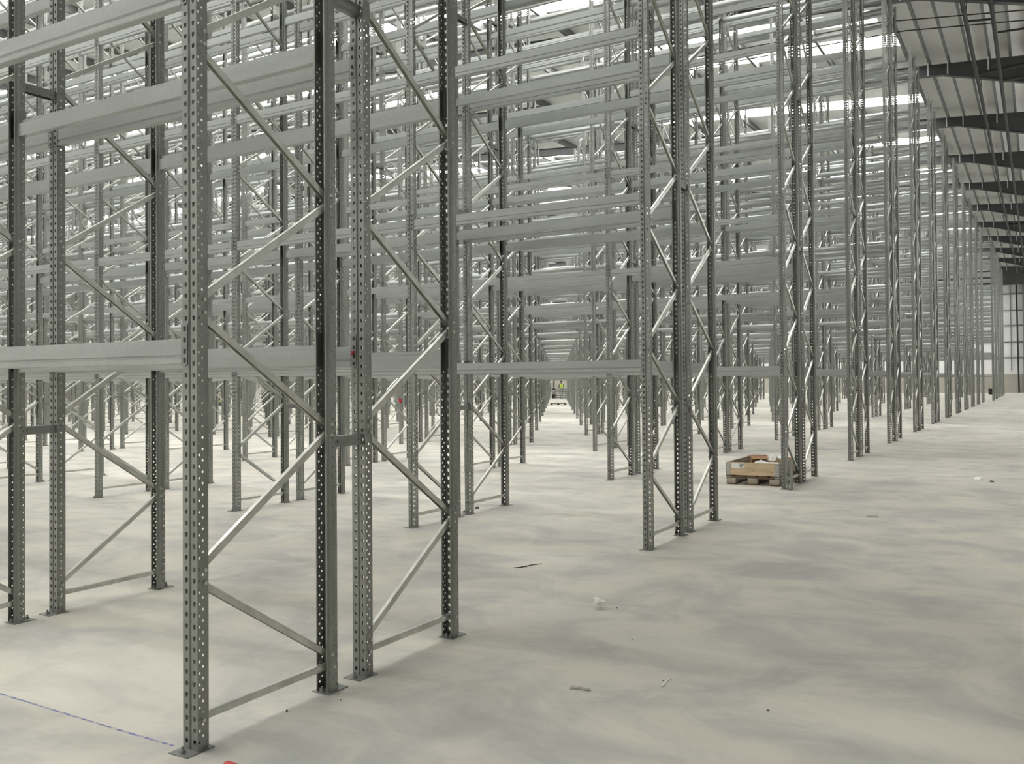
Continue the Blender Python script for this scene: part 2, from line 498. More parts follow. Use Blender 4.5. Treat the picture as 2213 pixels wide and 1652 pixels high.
def upright_mb(detail):
    m = MB()
    n = int(H / 0.05)
    for i in range(len(PLAN) - 1):
        (xa, ya, hk), (xb, yb, _) = PLAN[i], PLAN[i + 1]
        def P(t, z):
            return (xa + (xb - xa) * t, ya + (yb - ya) * t, z)
        if detail == 0 or not hk:
            m.face([P(0, 0.004), P(1, 0.004), P(1, H), P(0, H)])
            continue
        cols = [(0.28, 0.76, 0.010)] if hk == 'slot' else ([(0.14, 0.36, 0.0055), (0.58, 0.80, 0.0055)] if detail == 2 else [(0.30, 0.60, 0.007)])
        # solid strips between the hole columns
        t = 0.0
        for (a, b, hh) in cols:
            m.face([P(t, 0.004), P(a, 0.004), P(a, H), P(t, H)])
            t = b
        m.face([P(t, 0.004), P(1, 0.004), P(1, H), P(t, H)])
        for ci, (a, b, hh) in enumerate(cols):
            zprev = 0.004
            for q in range(n):
                zc = 0.04 + 0.05 * q + (0.025 if ci else 0.0)
                if zc + hh > H - 0.005:
                    break
                m.face([P(a, zprev), P(b, zprev), P(b, zc - hh), P(a, zc - hh)])
                if detail == 2:
                    mid = (a + b) / 2
                    if hk == 'slot':      # keyhole: narrower at its foot
                        m.face([P(a, zc - hh), P(a + (b - a) * 0.22, zc - hh), P(a, zc)])
                        m.face([P(b, zc - hh), P(b, zc), P(b - (b - a) * 0.22, zc - hh)])
                    else:                 # rounded hole: cut corners
                        e = (b - a) * 0.28
                        for (tt, sg) in ((a, 1), (b, -1)):
                            m.face([P(tt, zc - hh), P(tt + sg * e, zc - hh), P(tt, zc - hh * 0.45)])
                            m.face([P(tt, zc + hh), P(tt, zc + hh * 0.45), P(tt + sg * e, zc + hh)])
                zprev = zc + hh
            m.face([P(a, zprev), P(b, zprev), P(b, H), P(a, H)])
    return m

def plate_mb(detail):
    m = MB()
    m.box(-0.104, 0.012, -0.068, 0.082, 0.0, 0.005)
    if detail:
        for (x, y) in ((-0.046, -0.042), (-0.046, 0.066)):
            m.prism([(x + 0.012 * math.cos(PI / 3 * k), y + 0.012 * math.sin(PI / 3 * k)) for k in range(6)], 0.005, 0.018, 'z')
            m.prism([(x + 0.006 * math.cos(PI / 4 * k), y + 0.006 * math.sin(PI / 4 * k)) for k in range(8)], 0.018, 0.034, 'z')
        m.box(-0.080, -0.012, 0.012, 0.016, 0.005, 0.028)
        m.box(-0.080, -0.012, 0.058, 0.061, 0.005, 0.022)
    return m

def brace_mb(y0, z0, y1, z1, detail, w=0.016, t=0.0145):
    """channel-like brace from (y0,z0) to (y1,z1), in the middle of the uprights, with its bolts"""
    m = MB()
    d = Vector((0, y1 - y0, z1 - z0)).normalized()
    nrm = Vector((0, -d.z, d.y))
    if nrm.z < 0: nrm = -nrm
    a, b = Vector((-0.046, y0, z0)), Vector((-0.046, y1, z1))
    X = Vector((1, 0, 0))
    if detail:
        prof = [(-t, -w), (-t, w), (t, w), (t, -w), (t - 0.003, -w), (t - 0.003, w - 0.003), (-t + 0.003, w - 0.003), (-t + 0.003, -w)]
        ch = 0.003
        prof = [(-t, -w), (-t, w - ch), (-t + ch, w), (t - ch, w), (t, w - ch), (t, -w), (t - 0.003, -w), (t - 0.003, w - 0.004), (-t + 0.003, w - 0.004), (-t + 0.003, -w)]
    else:
        prof = [(-t, -w), (-t, w), (t, w), (t, -w)]
    k, n = len(prof), len(m.v)
    for p in (a, b):
        for (u, v) in prof:
            m.v.append(tuple(p + X * u + nrm * v))
    for i in range(k):
        j = (i + 1) % k
        m.f.append((n + i, n + j, n + k + j, n + k + i))
    if detail:
        m.f.append(tuple(n + i for i in range(k))); m.f.append(tuple(n + k + i for i in reversed(range(k))))
        for p in (a, b):
            c = p + (b - a).normalized() * (0.012 if p is a else -0.012)
            m.prism([(c.y + 0.009 * math.cos(PI / 3 * q), c.z + 0.009 * math.sin(PI / 3 * q)) for q in range(6)], 0.001, 0.008, 'x')
            m.prism([(c.y + 0.009 * math.cos(PI / 3 * q), c.z + 0.009 * math.sin(PI / 3 * q)) for q in range(6)], -UW - 0.008, -UW - 0.001, 'x')
    return m

YF, YB = 0.030, D - 0.030
NR = [0.168 + 1.19 * n for n in range(10)]
NF = [0.755 + 1.19 * n for n in range(10)]
DZ = 0.022

def brace_list():
    """(kind, z offset) with kinds: flat, up to the front, up to the rear"""
    out = [('flat', 0.132), ('flat', 11.50)]
    for n in range(9):
        out.append(('to_front', 1.19 * n))
        out.append(('to_rear', 1.19 * n))
    out.append(('to_front', 1.19 * 9))
    return out

def brace_kinds(detail):
    return {'flat': brace_mb(YF - 0.012, 0, YB + 0.012, 0, detail),
            'to_front': brace_mb(YB, NR[0] + DZ, YF, NF[0] - DZ, detail),
            'to_rear': brace_mb(YF, NF[0] + DZ, YB, NR[1] - DZ, detail)}

def frame_sets(detail):
    """meshes of a frame: front-low variant is the mirror of the rear-low one"""
    up, pl, br = upright_mb(detail), plate_mb(detail), brace_kinds(detail)
    return up, pl, br

UP2, PL2, BR2 = frame_sets(2)
ME_UP_F = UP2.mesh('upright', M_UP)
ME_UP_R = UP2.mirrored_y(0).mesh('upright', M_UP)
ME_PL_F = PL2.mesh('base_plate', M_CONN)
ME_PL_R = PL2.mirrored_y(0).mesh('base_plate', M_CONN)
ME_BR_A = {k: m.mesh('brace', M_BRACE) for k, m in BR2.items()}
ME_BR_B = {k: m.mirrored_y(D).mesh('brace', M_BRACE) for k, m in BR2.items()}

def make_frame(kind):
    root = link('upright_frame', None)
    for me_u, me_p, y in ((ME_UP_F, ME_PL_F, 0.0), (ME_UP_R, ME_PL_R, D)):
        u = link('upright', me_u, root, (0, y, 0))
        link('base_plate', me_p, u)
    for k, z in brace_list():
        link('brace', (ME_BR_A if kind == 0 else ME_BR_B)[k], root, (0, 0, z))
    return root

def whole_frame(detail):
    """a frame as one mesh (uprights, plates, braces) in its three materials"""
    up, pl, br = frame_sets(detail)
    m = MB(); idx = []
    def put(x, off, mi):
        m.add(x, off); idx.extend([mi] * len(x.f))
    put(up, (0, 0, 0), 0); put(up.mirrored_y(0), (0, D, 0), 0)
    put(pl, (0, 0, 0), 2); put(pl.mirrored_y(0), (0, D, 0), 2)
    for k, z in brace_list():
        put(br[k], (0, 0, z), 1)
    return m, idx

def finish(m, idx):
    me = bpy.data.meshes.new('upright_frame')
    me.from_pydata(m.v, [], m.f)
    for q in (M_UP, M_BRACE, M_CONN):
        me.materials.append(q)
    me.polygons.foreach_set('material_index', idx)
    me.update()
    return me
mA, iA = whole_frame(1)
ME_MID = (finish(mA, iA), finish(mA.mirrored_y(D), iA))
lowA, lowI = whole_frame(0)
lowB = lowA.mirrored_y(D)

# every frame: pair k, row r (0 near, 1 far), line b (0 = the open end)
def frame_pos(k, r, b):
    return (pair_x(k) - b * L, k * PITCH + (0 if r == 0 else D + G), 0)

def view_size(pts):
    q = [project(p) for p in pts]
    q = [p for p in q if p]
    if len(q) < 2:
        return 0.0
    x0, x1 = min(p[0] for p in q), max(p[0] for p in q)
    y0, y1 = min(p[1] for p in q), max(p[1] for p in q)
    if x1 < 0 or x0 > IW or y1 < 0 or y0 > IH:
        return 0.0
    w = min(x1, IW) - max(x0, 0); h = min(y1, IH) - max(y0, 0)
    zz = min(p[2] for p in q)
    return max(w, 0.3) * max(h, 0.3), zz

frames = []
for k in range(NPAIR):
    for r in (0, 1):
        for b in range(NBAY + 1):
            x, y, _ = frame_pos(k, r, b)
            s = view_size([(x, y, 0), (x, y + D, 0), (x, y, H), (x, y + D, H), (x - UW, y, 0), (x - UW, y, 5.0)])
            frames.append((s[0] if s else 0.0, s[1] if s else 999, k, r, b))
frames.sort(key=lambda f: (-1 if f[0] > 0 else 0, f[1]))
proto = [make_frame(0), make_frame(1)]
used = [False, False]
N_FULL, N_IND = 44, 296
rest = []
def row_words(r):
    return 'near row' if r == 0 else 'far row'
def frame_label(k, r, b):
    if b == 0:
        return 'grey steel upright frame at the open aisle end, %s of the %s rack pair' % (row_words(r), ORD[k])
    return 'grey upright frame, %s from the open end, %s of %s rack pair' % (ORD[b], row_words(r), ORD[k])
for i, (s, zd, k, r, b) in enumerate(frames):
    pos = frame_pos(k, r, b)
    if i < N_FULL and s > 0:
        if not used[r]:
            o = proto[r]; used[r] = True
        else:
            o = copy_tree(proto[r])
    elif i < N_IND and s > 0:
        o = link('upright_frame', ME_MID[r])
    else:
        rest.append((pos, r)); continue
    o.location = pos
    tag(o, frame_label(k, r, b), 'rack frame', 'upright frames of the pallet racking')

def bulk(name, pieces, mats, idx_of=None):
    """one mesh of many placed copies: pieces = [(MB, face material indices, [positions])]"""
    V, LOOPS, LS, MI = [], [], [], []
    nv = 0
    for mb, idx, poss in pieces:
        v = np.array(mb.v, dtype=np.float32)
        sizes = np.array([len(f) for f in mb.f], dtype=np.int32)
        lp = np.array([i for f in mb.f for i in f], dtype=np.int32)
        for p in poss:
            V.append(v + np.array(p, dtype=np.float32)); LOOPS.append(lp + nv); LS.append(sizes); MI.append(np.array(idx, dtype=np.int32))
            nv += len(v)
    V, LOOPS, LS, MI = np.concatenate(V), np.concatenate(LOOPS), np.concatenate(LS), np.concatenate(MI)
    me = bpy.data.meshes.new(name)
    me.vertices.add(len(V)); me.vertices.foreach_set('co', V.ravel())
    me.loops.add(len(LOOPS)); me.loops.foreach_set('vertex_index', LOOPS)
    me.polygons.add(len(LS))
    me.polygons.foreach_set('loop_start', np.concatenate([[0], np.cumsum(LS)[:-1]]).astype(np.int32))
    for q in mats: me.materials.append(q)
    me.polygons.foreach_set('material_index', MI)
    me.update(calc_edges=True)
    me.validate()
    return link(name, me)
o = bulk('upright_frame', [(lowA, lowI, [p for p, r in rest if r == 0]), (lowB, lowI, [p for p, r in rest if r == 1])], (M_UP, M_BRACE, M_CONN))
tag(o, 'mass of distant grey upright frames filling the far racking', 'rack frame', 'upright frames of the pallet racking', 'stuff')

# beams. local: x 0..BL, front face y = 0 looking to -Y, top edge z = 0
BL = L - UW
BH = 0.112
BPROF = [(0.0, 0.0), (0.0, -0.070), (0.006, -0.075), (0.006, -0.083), (0.0, -0.087), (0.0, -0.108), (0.004, -BH), (0.046, -BH), (0.048, -0.108), (0.048, -0.026), (0.030, -0.024), (0.030, 0.0)]
BPROF = list(reversed(BPROF))
def beam_body():
    return MB().prism(BPROF, 0.003, BL - 0.003, 'x')
def connector(end):
    m = MB()
    x = 0.0 if end == 0 else BL
    s = -1 if end == 0 else 1
    # leg on the side of the upright, leg folded over its face, hook slots
    m.box(min(x, x - s * 0.004), max(x, x - s * 0.004), -0.004, 0.046, -0.114, 0.066)
    m.box(min(x - s * 0.004, x + s * 0.036), max(x - s * 0.004, x + s * 0.036), -0.0045, -0.0010, -0.114, 0.066)
    return m
def connector_pin(end):
    m = MB()
    x = (0.0 - 0.020) if end == 0 else (BL + 0.020)
    for z in (-0.095, -0.055, -0.005, 0.045):
        m.box(x - 0.006, x + 0.006, -0.0065, -0.0045, z - 0.010, z + 0.010)
    return m
BEAM_F = beam_body(); BEAM_R = BEAM_F.mirrored_y(0)
def conn_mesh(mirror, end):
    a, b = connector(end), connector_pin(end)
    m = MB(); m.add(a); m.add(b)
    if mirror: m = m.mirrored_y(0)
    me = m.mesh('end_connector', M_CONN)
    me.materials.append(M_BLACK)
    me.polygons.foreach_set('material_index', [0] * len(a.f) + [1] * len(b.f))
    return me
ME_BEAM = (BEAM_F.mesh('beam_section', M_BEAM), BEAM_R.mesh('beam_section', M_BEAM))
ME_CONN = [[conn_mesh(False, 0), conn_mesh(False, 1)], [conn_mesh(True, 0), conn_mesh(True, 1)]]
def whole_beam(mirror):
    m = MB(); m.add(BEAM_F)
    n0 = len(m.f)
    for e in (0, 1): m.add(connector(e))
    idx = [0] * n0 + [1] * (len(m.f) - n0)
    if mirror: m = m.mirrored_y(0)
    return m, idx
WB = (whole_beam(False), whole_beam(True))
ME_WB = []
for m, idx in WB:
    me = bpy.data.meshes.new('rack_beam'); me.from_pydata(m.v, [], m.f)
    me.materials.append(M_BEAM); me.materials.append(M_CONN)
    me.polygons.foreach_set('material_index', idx); me.update()
    ME_WB.append(me)
def low_beam(mirror):
    m = MB().prism(list(reversed([(0.0, 0.0), (0.0, -BH), (0.048, -BH), (0.048, -0.026), (0.030, -0.024), (0.030, 0.0)])), 0.0, BL, 'x')
    return m.mirrored_y(0) if mirror else m
LB = (low_beam(False), low_beam(True))

beams = []
for k in range(NPAIR):
    for r in (0, 1):
        for side in (0, 1):
            y = k * PITCH + (0 if r == 0 else D + G) + (0 if side == 0 else D)
            for b in range(NBAY):
                for lv, z in enumerate(LEVELS):
                    x = pair_x(k) - (b + 1) * L
                    s = view_size([(x, y, z), (x + BL, y, z), (x, y, z - BH), (x + BL, y, z - BH)])
                    beams.append((s[0] if s else 0.0, s[1] if s else 999, k, r, side, b, lv, x, y, z))
def clipped(f):
    """length of the beam in the frame times its height in pixels"""
    s, zd, k, r, side, b, lv, x, y, z = f
    if s <= 0: return 0.0
    n = 0; hh = 0
    for i in range(9):
        q = project((x + BL * i / 8, y, z))
        if q and 0 <= q[0] <= IW and 0 <= q[1] <= IH:
            n += 1; hh += FPX / q[2]
    return hh * BL * BH / 8 * (FPX / max(zd, 0.5))
scored = sorted(((clipped(f), f) for f in beams), key=lambda t: -t[0])
def side_words(s):
    return 'front' if s == 0 else 'back'
def beam_label(k, r, side, b, lv):
    return '%s-level grey %s beam, %s bay from the open end, %s, %s rack pair' % (ORD[lv], side_words(side), ORD[b], row_words(r), ORD[k])
bprotos = [None, None]
rest_b = {0: [], 1: []}
for i, (sc, f) in enumerate(scored):
    s, zd, k, r, side, b, lv, x, y, z = f
    # the thin connector lies on the face of the upright
    if i < 90 and sc > 0:
        if bprotos[side] is None:
            o = link('rack_beam', None)
            link('beam_section', ME_BEAM[side], o)
            for e in (0, 1): link('end_connector', ME_CONN[side][e], o)
            bprotos[side] = o
        else:
            o = copy_tree(bprotos[side])
    elif i < 296 and sc > 0:
        o = link('rack_beam', ME_WB[side])
    else:
        rest_b[side].append((x, y, z)); continue
    o.location = (x, y, z)
    tag(o, beam_label(k, r, side, b, lv), 'rack beam', 'horizontal beams of the pallet racking')
o = bulk('rack_beam', [(LB[0], [0] * len(LB[0].f), rest_b[0]), (LB[1], [0] * len(LB[1].f), rest_b[1])], (M_BEAM,))
tag(o, 'mass of distant grey beams, level over level, filling the far racking', 'rack beam', 'horizontal beams of the pallet racking', 'stuff')

# row ties across the gap between the two back-to-back frames
tie = MB()
tie.prism(list(reversed([(-0.075, -0.028), (-0.075, 0.028), (-0.018, 0.028), (-0.018, -0.028), (-0.022, -0.028), (-0.022, 0.024), (-0.071, 0.024), (-0.071, -0.028)])), 0.001, G - 0.001, 'y')
for y in (0.001, G - 0.004):
    tie.box(-0.075, -0.018, y, y + 0.003, -0.028, 0.028)
for y in (0.03, G - 0.03):
    tie.prism([(y + 0.008 * math.cos(PI / 3 * q), 0.008 * math.sin(PI / 3 * q)) for q in range(6)], -0.018, -0.011, 'x')
ME_TIE = tie.mesh('row_tie', M_CONN)
low_tie = MB().box(-0.075, -0.018, 0.001, G - 0.001, -0.028, 0.028)
TIE_Z = (1.292, 3.645, 6.0, 8.35, 10.7)
ties = []
for k in range(NPAIR):
    for b in range(NBAY + 1):
        for n, z in enumerate(TIE_Z):
            p = (pair_x(k) - b * L, k * PITCH + D, z)
            q = project(p)
            ok = q and 0 <= q[0] <= IW and 0 <= q[1] <= IH
            ties.append((q[2] if ok else 999.0, k, b, n, p))
ties.sort(key=lambda t: t[0])
TN = ('lowest', 'second lowest', 'middle', 'second highest', 'topmost')
rest_t = []
for i, (zd, k, b, n, p) in enumerate(ties):
    if i < 120 and zd < 900:
        o = link('row_tie', ME_TIE, None, p)
        w = 'at the open end' if b == 0 else '%s from open end' % ORD[b]
        tag(o, '%s short steel tie between back-to-back frames %s, %s rack pair' % (TN[n], w, ORD[k]), 'row tie', 'short ties joining the back-to-back frames')
    else:
        rest_t.append(p)
tag(bulk('row_tie', [(low_tie, [0] * 6, rest_t)], (M_CONN,)), 'mass of distant short ties between back-to-back frames', 'row tie', 'short ties joining the back-to-back frames', 'stuff')

# red safety clip on the near connector, red tag on a far post, guard plate at the second aisle
m = MB(); m.box(-0.008, 0.008, -0.012, 0.0, -0.010, 0.010); m.tube([(0, -0.012, 0), (0, -0.018, -0.012)], 0.004, 6)
tag(obj('safety_clip', m, M_RED, None, (-0.073, D + G - 0.0065, 1.765)), 'small red safety clip on the first-level beam connector of the second nearest frame', 'clip')
m = MB(); m.prism([(-0.05, 0.035), (-0.05, 0.06), (-0.02, 0.07), (0, 0.055), (0.02, 0.07), (0.05, 0.06), (0.05, 0.035), (0, -0.06)], -0.02, 0.0, 'y')
tag(obj('red_tag', m, M_RED, None, (-11.16, 3 * PITCH - 0.008, 1.11)), 'red tag hanging on a distant upright under the first beams', 'tag')
m = MB()
gy = 2 * PITCH
m.prism([(0.040, gy - 0.080), (0.060, gy - 0.080), (0.060, gy + 0.06), (0.054, gy + 0.06), (0.054, gy - 0.074), (0.040, gy - 0.074)], 0.0, 0.44, 'z')
m.box(0.016, 0.060, gy - 0.080, gy + 0.06, 0.0, 0.006)
tag(obj('post_guard', m, M_UP), 'grey steel guard plate standing beside the post next to the wooden crate', 'guard')

# ------------------------------------------------------------------ pallet with wooden collar
def make_pallet(lx, ly, wood, label, broken=False, blockmat=None):
    root = tag(link('wooden_pallet', None), label, 'pallet')
    bm = blockmat or wood
    for ix, x in enumerate((0.0, lx / 2 - 0.0725, lx - 0.145)):
        for iy, y in enumerate((0.0, ly / 2 - 0.05, ly - 0.10)):
            obj('block', MB().box(x, x + 0.145, y, y + 0.10, 0.022, 0.100), bm, root, bevel=0.003)
        obj('bottom_board', MB().box(x + 0.004, x + 0.141, 0.0, ly, 0.0, 0.022), wood, root, bevel=0.002)
    for iy, y in enumerate((0.0, ly / 2 - 0.05, ly - 0.10)):
        obj('stringer_board', MB().box(0.0, lx, y, y + 0.10, 0.100, 0.122), wood, root, bevel=0.002)
    n = 5
    for i in range(n):
        x = (lx - 0.12) * i / (n - 1)
        if broken and i == 1:
            obj('deck_board', MB().box(x, x + 0.12, 0.35, ly, 0.122, 0.144), wood, root, bevel=0.002)
        else:
            obj('deck_board', MB().box(x, x + 0.12, -0.005, ly + 0.005, 0.122, 0.144), wood, root, bevel=0.002)
    return root
PX, PY, PLX, PLY = -1.005, 10.80, 0.80, 1.20
pal = make_pallet(PLX, PLY, M_WOODD, 'brown wooden pallet under the pale crate beside the aisle-end post', blockmat=M_WOODG)
pal.location = (PX, PY, 0)
col = tag(link('pallet_collar', None, None, (PX, PY, 0.145)), 'pale plywood pallet collar crate with grey corner hinges beside the aisle-end post', 'crate')
th, ch = 0.022, 0.195
obj('side_board', MB().box(0.0, PLX, 0.0, th, 0, ch), M_WOOD, col, bevel=0.003)
obj('side_board', MB().box(0.0, PLX, PLY - th, PLY, 0, ch), M_WOOD, col, bevel=0.003)
obj('side_board', MB().box(0.0, th, th + 0.001, PLY - th - 0.001, 0, ch), M_WOODG, col, bevel=0.003)
obj('side_board', MB().box(PLX - th, PLX, th + 0.001, PLY - th - 0.001, 0, ch), M_WOODG, col, bevel=0.003)
for (x, y, sx, sy) in ((0, 0, 1, 1), (PLX, 0, -1, 1), (0, PLY, 1, -1), (PLX, PLY, -1, -1)):
    h = MB()
    x0, x1 = sorted((x - sx * 0.004, x + sx * 0.062)); y0, y1 = sorted((y - sy * 0.004, y - sy * 0.0008))
    h.box(x0, x1, y0, y1, -0.035, ch - 0.006)
    x0, x1 = sorted((x - sx * 0.004, x - sx * 0.0008)); y0, y1 = sorted((y - sy * 0.004, y + sy * 0.075))
    h.box(x0, x1, y0, y1, -0.035, ch - 0.006)
    h.tube([(x - sx * 0.004, y - sy * 0.004, 0.01), (x - sx * 0.004, y - sy * 0.004, ch - 0.02)], 0.006, 8)
    obj('hinge', h, M_HINGE, col)
st = obj('paper_label', MB().box(0.082, 0.285, -0.0018, -0.0006, 0.098, 0.182), M_PAPER, col)
st['label'] = 'white paper label with dark printed lines'
ink = MB()
for z, x0, x1 in ((0.170, 0.20, 0.275), (0.148, 0.195, 0.268), (0.143, 0.215, 0.26), (0.122, 0.205, 0.265)):
    ink.box(x0, x1, -0.0024, -0.0019, z - 0.0035, z + 0.0035)
obj('printed_lines', ink, M_INK, st)
kn = MB()
for x, z in ((0.42, 0.07), (0.70, 0.055), (0.36, 0.12)):
    kn.prism([(x + 0.009 * math.cos(PI / 5 * q), z + 0.007 * math.sin(PI / 5 * q)) for q in range(10)], -0.0012, -0.0004, 'y')
obj('knot', kn, M_CARD, col)

def sheet(nx, ny, sx, sy, amp, seed):
    """crumpled sheet with thickness"""
    rnd = random.Random(seed)
    hgt = [[rnd.uniform(-amp, amp) for _ in range(ny + 1)] for _ in range(nx + 1)]
    m = MB(); T = 0.0025
    for t in (0, 1):
        for i in range(nx + 1):
            for j in range(ny + 1):
                m.v.append((sx * i / nx + hgt[j % (nx + 1)][i % (ny + 1)] * 0.6, sy * j / ny + hgt[i][(j * 3) % (ny + 1)] * 0.6, hgt[i][j] - t * T))
    n = (nx + 1) * (ny + 1)
    q = lambda i, j, t: t * n + i * (ny + 1) + j
    for i in range(nx):
        for j in range(ny):
            m.f.append((q(i, j, 0), q(i + 1, j, 0), q(i + 1, j + 1, 0), q(i, j + 1, 0)))
            m.f.append((q(i, j, 1), q(i, j + 1, 1), q(i + 1, j + 1, 1), q(i + 1, j, 1)))
    for i in range(nx):
        m.f.append((q(i, 0, 0), q(i, 0, 1), q(i + 1, 0, 1), q(i + 1, 0, 0)))
        m.f.append((q(i, ny, 0), q(i + 1, ny, 0), q(i + 1, ny, 1), q(i, ny, 1)))
    for j in range(ny):
        m.f.append((q(0, j, 0), q(0, j + 1, 0), q(0, j + 1, 1), q(0, j, 1)))
        m.f.append((q(nx, j, 0), q(nx, j, 1), q(nx, j + 1, 1), q(nx, j + 1, 0)))
    return m

bx = tag(link('cardboard_box', None, None, (PX + 0.24, PY + 0.55, 0.146), (0, 0.0, 0.25)), 'open brown cardboard box sticking out of the pallet collar crate', 'box')
for a in ((0, 0.24, 0, 0.005), (0, 0.24, 0.195, 0.20), (0, 0.005, 0.006, 0.194), (0.235, 0.24, 0.006, 0.194)):
    obj('side_panel', MB().box(a[0], a[1], a[2], a[3], 0.0, 0.255), M_CARD, bx)
obj('bottom_panel', MB().box(0.006, 0.234, 0.006, 0.194, 0, 0.004), M_CARD, bx)
obj('flap', MB().box(0, 0.24, -0.10, 0.0, 0, 0.004), M_CARD, bx, (0, 0.0, 0.256), (0.5, 0, 0))
obj('flap', MB().box(-0.09, 0.0, 0.0, 0.2, 0, 0.004), M_CARD, bx, (0, 0, 0.256), (0, -0.35, 0))
f = sheet(7, 7, 0.36, 0.5, 0.035, 3)
tag(obj('plastic_film', f, M_FILM, None, (PX + 0.40, PY + 0.50, 0.335), (0.05, -0.06, 0.2)), 'crumpled pale plastic film heaped in the pallet collar crate', 'film')
f = sheet(5, 5, 0.34, 0.25, 0.02, 5)
tag(obj('paper_sheet', f, M_PAPER, None, (PX + 0.38, PY + 0.18, 0.318), (0.08, 0.05, -0.1)), 'white paper sheet lying on top of the pallet collar crate contents', 'paper')
m = MB()
rb = random.Random(11)
for i in range(46):
    x, y, a = rb.uniform(0.06, PLX - 0.16), rb.uniform(0.06, PLY - 0.18), rb.uniform(0, 3)
    z = 0.0 + rb.uniform(0.0, 0.11)
    if 0.15 < x < 0.55 and 0.45 < y < 0.9: continue
    m.box(0, rb.uniform(0.04, 0.10), 0, rb.uniform(0.03, 0.09), 0, 0.006, Matrix.Translation((x, y, z)) @ Matrix.Rotation(rb.uniform(-0.4, 0.4), 4, 'X') @ Matrix.Rotation(a, 4, 'Z'))
tag(obj('scrap_packaging', m, M_CARD, None, (PX, PY, 0.16)), 'loose brown scraps filling the pallet collar crate', 'scraps', None, 'stuff')

# far pallet in the distant aisle and the stack of steel decks behind it, with a worker
p2 = make_pallet(1.05, 0.9, M_WOODD, 'broken dark brown pallet lying in the distant aisle before the steel stack', True)
p2.location = at(1190, 876.5); p2.rotation_euler = (0, 0, 0.52)
c0 = at(1200, 863)
for i in range(6):
    m = MB()
    m.box(0, 1.05, 0, 2.2, 0.0, 0.062)
    for x in (0.0, 0.49, 0.99):
        m.box(x, x + 0.06, 0.02, 2.18, -0.074, 0.0)
    o = obj('steel_deck', m, M_BEAM, None, (c0.x, c0.y, 0.076 + 0.165 * i), (0, 0, 0.52))
    # spacer rails keep the layers apart
    for x in (0.02, 0.93):
        obj('rail', MB().box(x, x + 0.10, 0.0, 2.2, 0.062, 0.090), M_BEAM, o)
    tag(o, '%s steel deck panel up from the floor in the distant aisle stack' % ORD[i], 'steel panel', 'steel deck panels stacked in the distant aisle')

# ------------------------------------------------------------------ people (tiny, far off)
def body(name, joints, edges, material, parent, sub=2):
    me = bpy.data.meshes.new(name)
    keys = list(joints)
    me.from_pydata([joints[k][0] for k in keys], [(keys.index(a), keys.index(b)) for a, b in edges], [])
    o = link(name, me, parent)
    me.materials.append(material)
    sk = o.modifiers.new('skin', 'SKIN')
    for i, k in enumerate(keys):
        r = joints[k][1]
        sv = me.skin_vertices[0].data[i]
        sv.radius = r if isinstance(r, tuple) else (r, r)
        sv.use_root = (i == 0)
    sk.use_smooth_shade = True
    ss = o.modifiers.new('sub', 'SUBSURF'); ss.levels = sub; ss.render_levels = sub
    return o

def sphere(name, r, scale, material, parent, loc, seg=14, rings=9, cut=None):
    m = MB()
    for i in range(rings + 1):
        t = PI * i / rings
        for k in range(seg):
            a = 2 * PI * k / seg
            m.v.append((r * scale[0] * math.sin(t) * math.cos(a), r * scale[1] * math.sin(t) * math.sin(a), max(r * scale[2] * math.cos(t), cut if cut is not None else -9)))
    for i in range(rings):
        for k in range(seg):
            k2 = (k + 1) % seg
            m.f.append((i * seg + k, i * seg + k2, (i + 1) * seg + k2, (i + 1) * seg + k))
    me = m.mesh(name, material)
    me.shade_smooth()
    return link(name, me, parent, loc)

def hand_edges(J, E, side, wrist, dirv, sp):
    """palm and five fingers growing out of the wrist"""
    w = Vector(wrist); d = Vector(dirv).normalized(); s = Vector(sp).normalized()
    n = d.cross(s)
    J['palm' + side] = (tuple(w + d * 0.06), (0.036, 0.018))
    E.append(('wrist' + side, 'palm' + side))
    for i, ln in enumerate((0.070, 0.080, 0.074, 0.058)):
        o = w + d * 0.085 + s * (0.030 - 0.020 * i)
        J['k%d%s' % (i, side)] = (tuple(o), 0.010)
        J['m%d%s' % (i, side)] = (tuple(o + d * ln * 0.55 + n * 0.010), 0.009)
        J['t%d%s' % (i, side)] = (tuple(o + d * ln * 0.9 + n * 0.030), 0.008)
        E += [('palm' + side, 'k%d%s' % (i, side)), ('k%d%s' % (i, side), 'm%d%s' % (i, side)), ('m%d%s' % (i, side), 't%d%s' % (i, side))]
    J['th' + side] = (tuple(w + d * 0.055 + s * 0.050), 0.011)
    J['tt' + side] = (tuple(w + d * 0.090 + s * 0.064 + n * 0.012), 0.009)
    E += [('palm' + side, 'th' + side), ('th' + side, 'tt' + side)]

def torso_shell(name, material, parent, rings):
    """open-ended jacket: rings of (centre, rx, ry, axis tilt) lofted"""
    m = MB(); seg = 16
    for (c, rx, ry, tilt) in rings:
        for k in range(seg):
            a = 2 * PI * k / seg
            p = Vector((rx * math.cos(a), ry * math.sin(a), 0))
            p = Matrix.Rotation(tilt, 3, 'X') @ p
            m.v.append((c[0] + p.x, c[1] + p.y, c[2] + p.z))
    for i in range(len(rings) - 1):
        for k in range(seg):
            k2 = (k + 1) % seg
            m.f.append((i * seg + k, i * seg + k2, (i + 1) * seg + k2, (i + 1) * seg + k))
    me = m.mesh(name, material); me.shade_smooth()
    return link(name, me, parent)

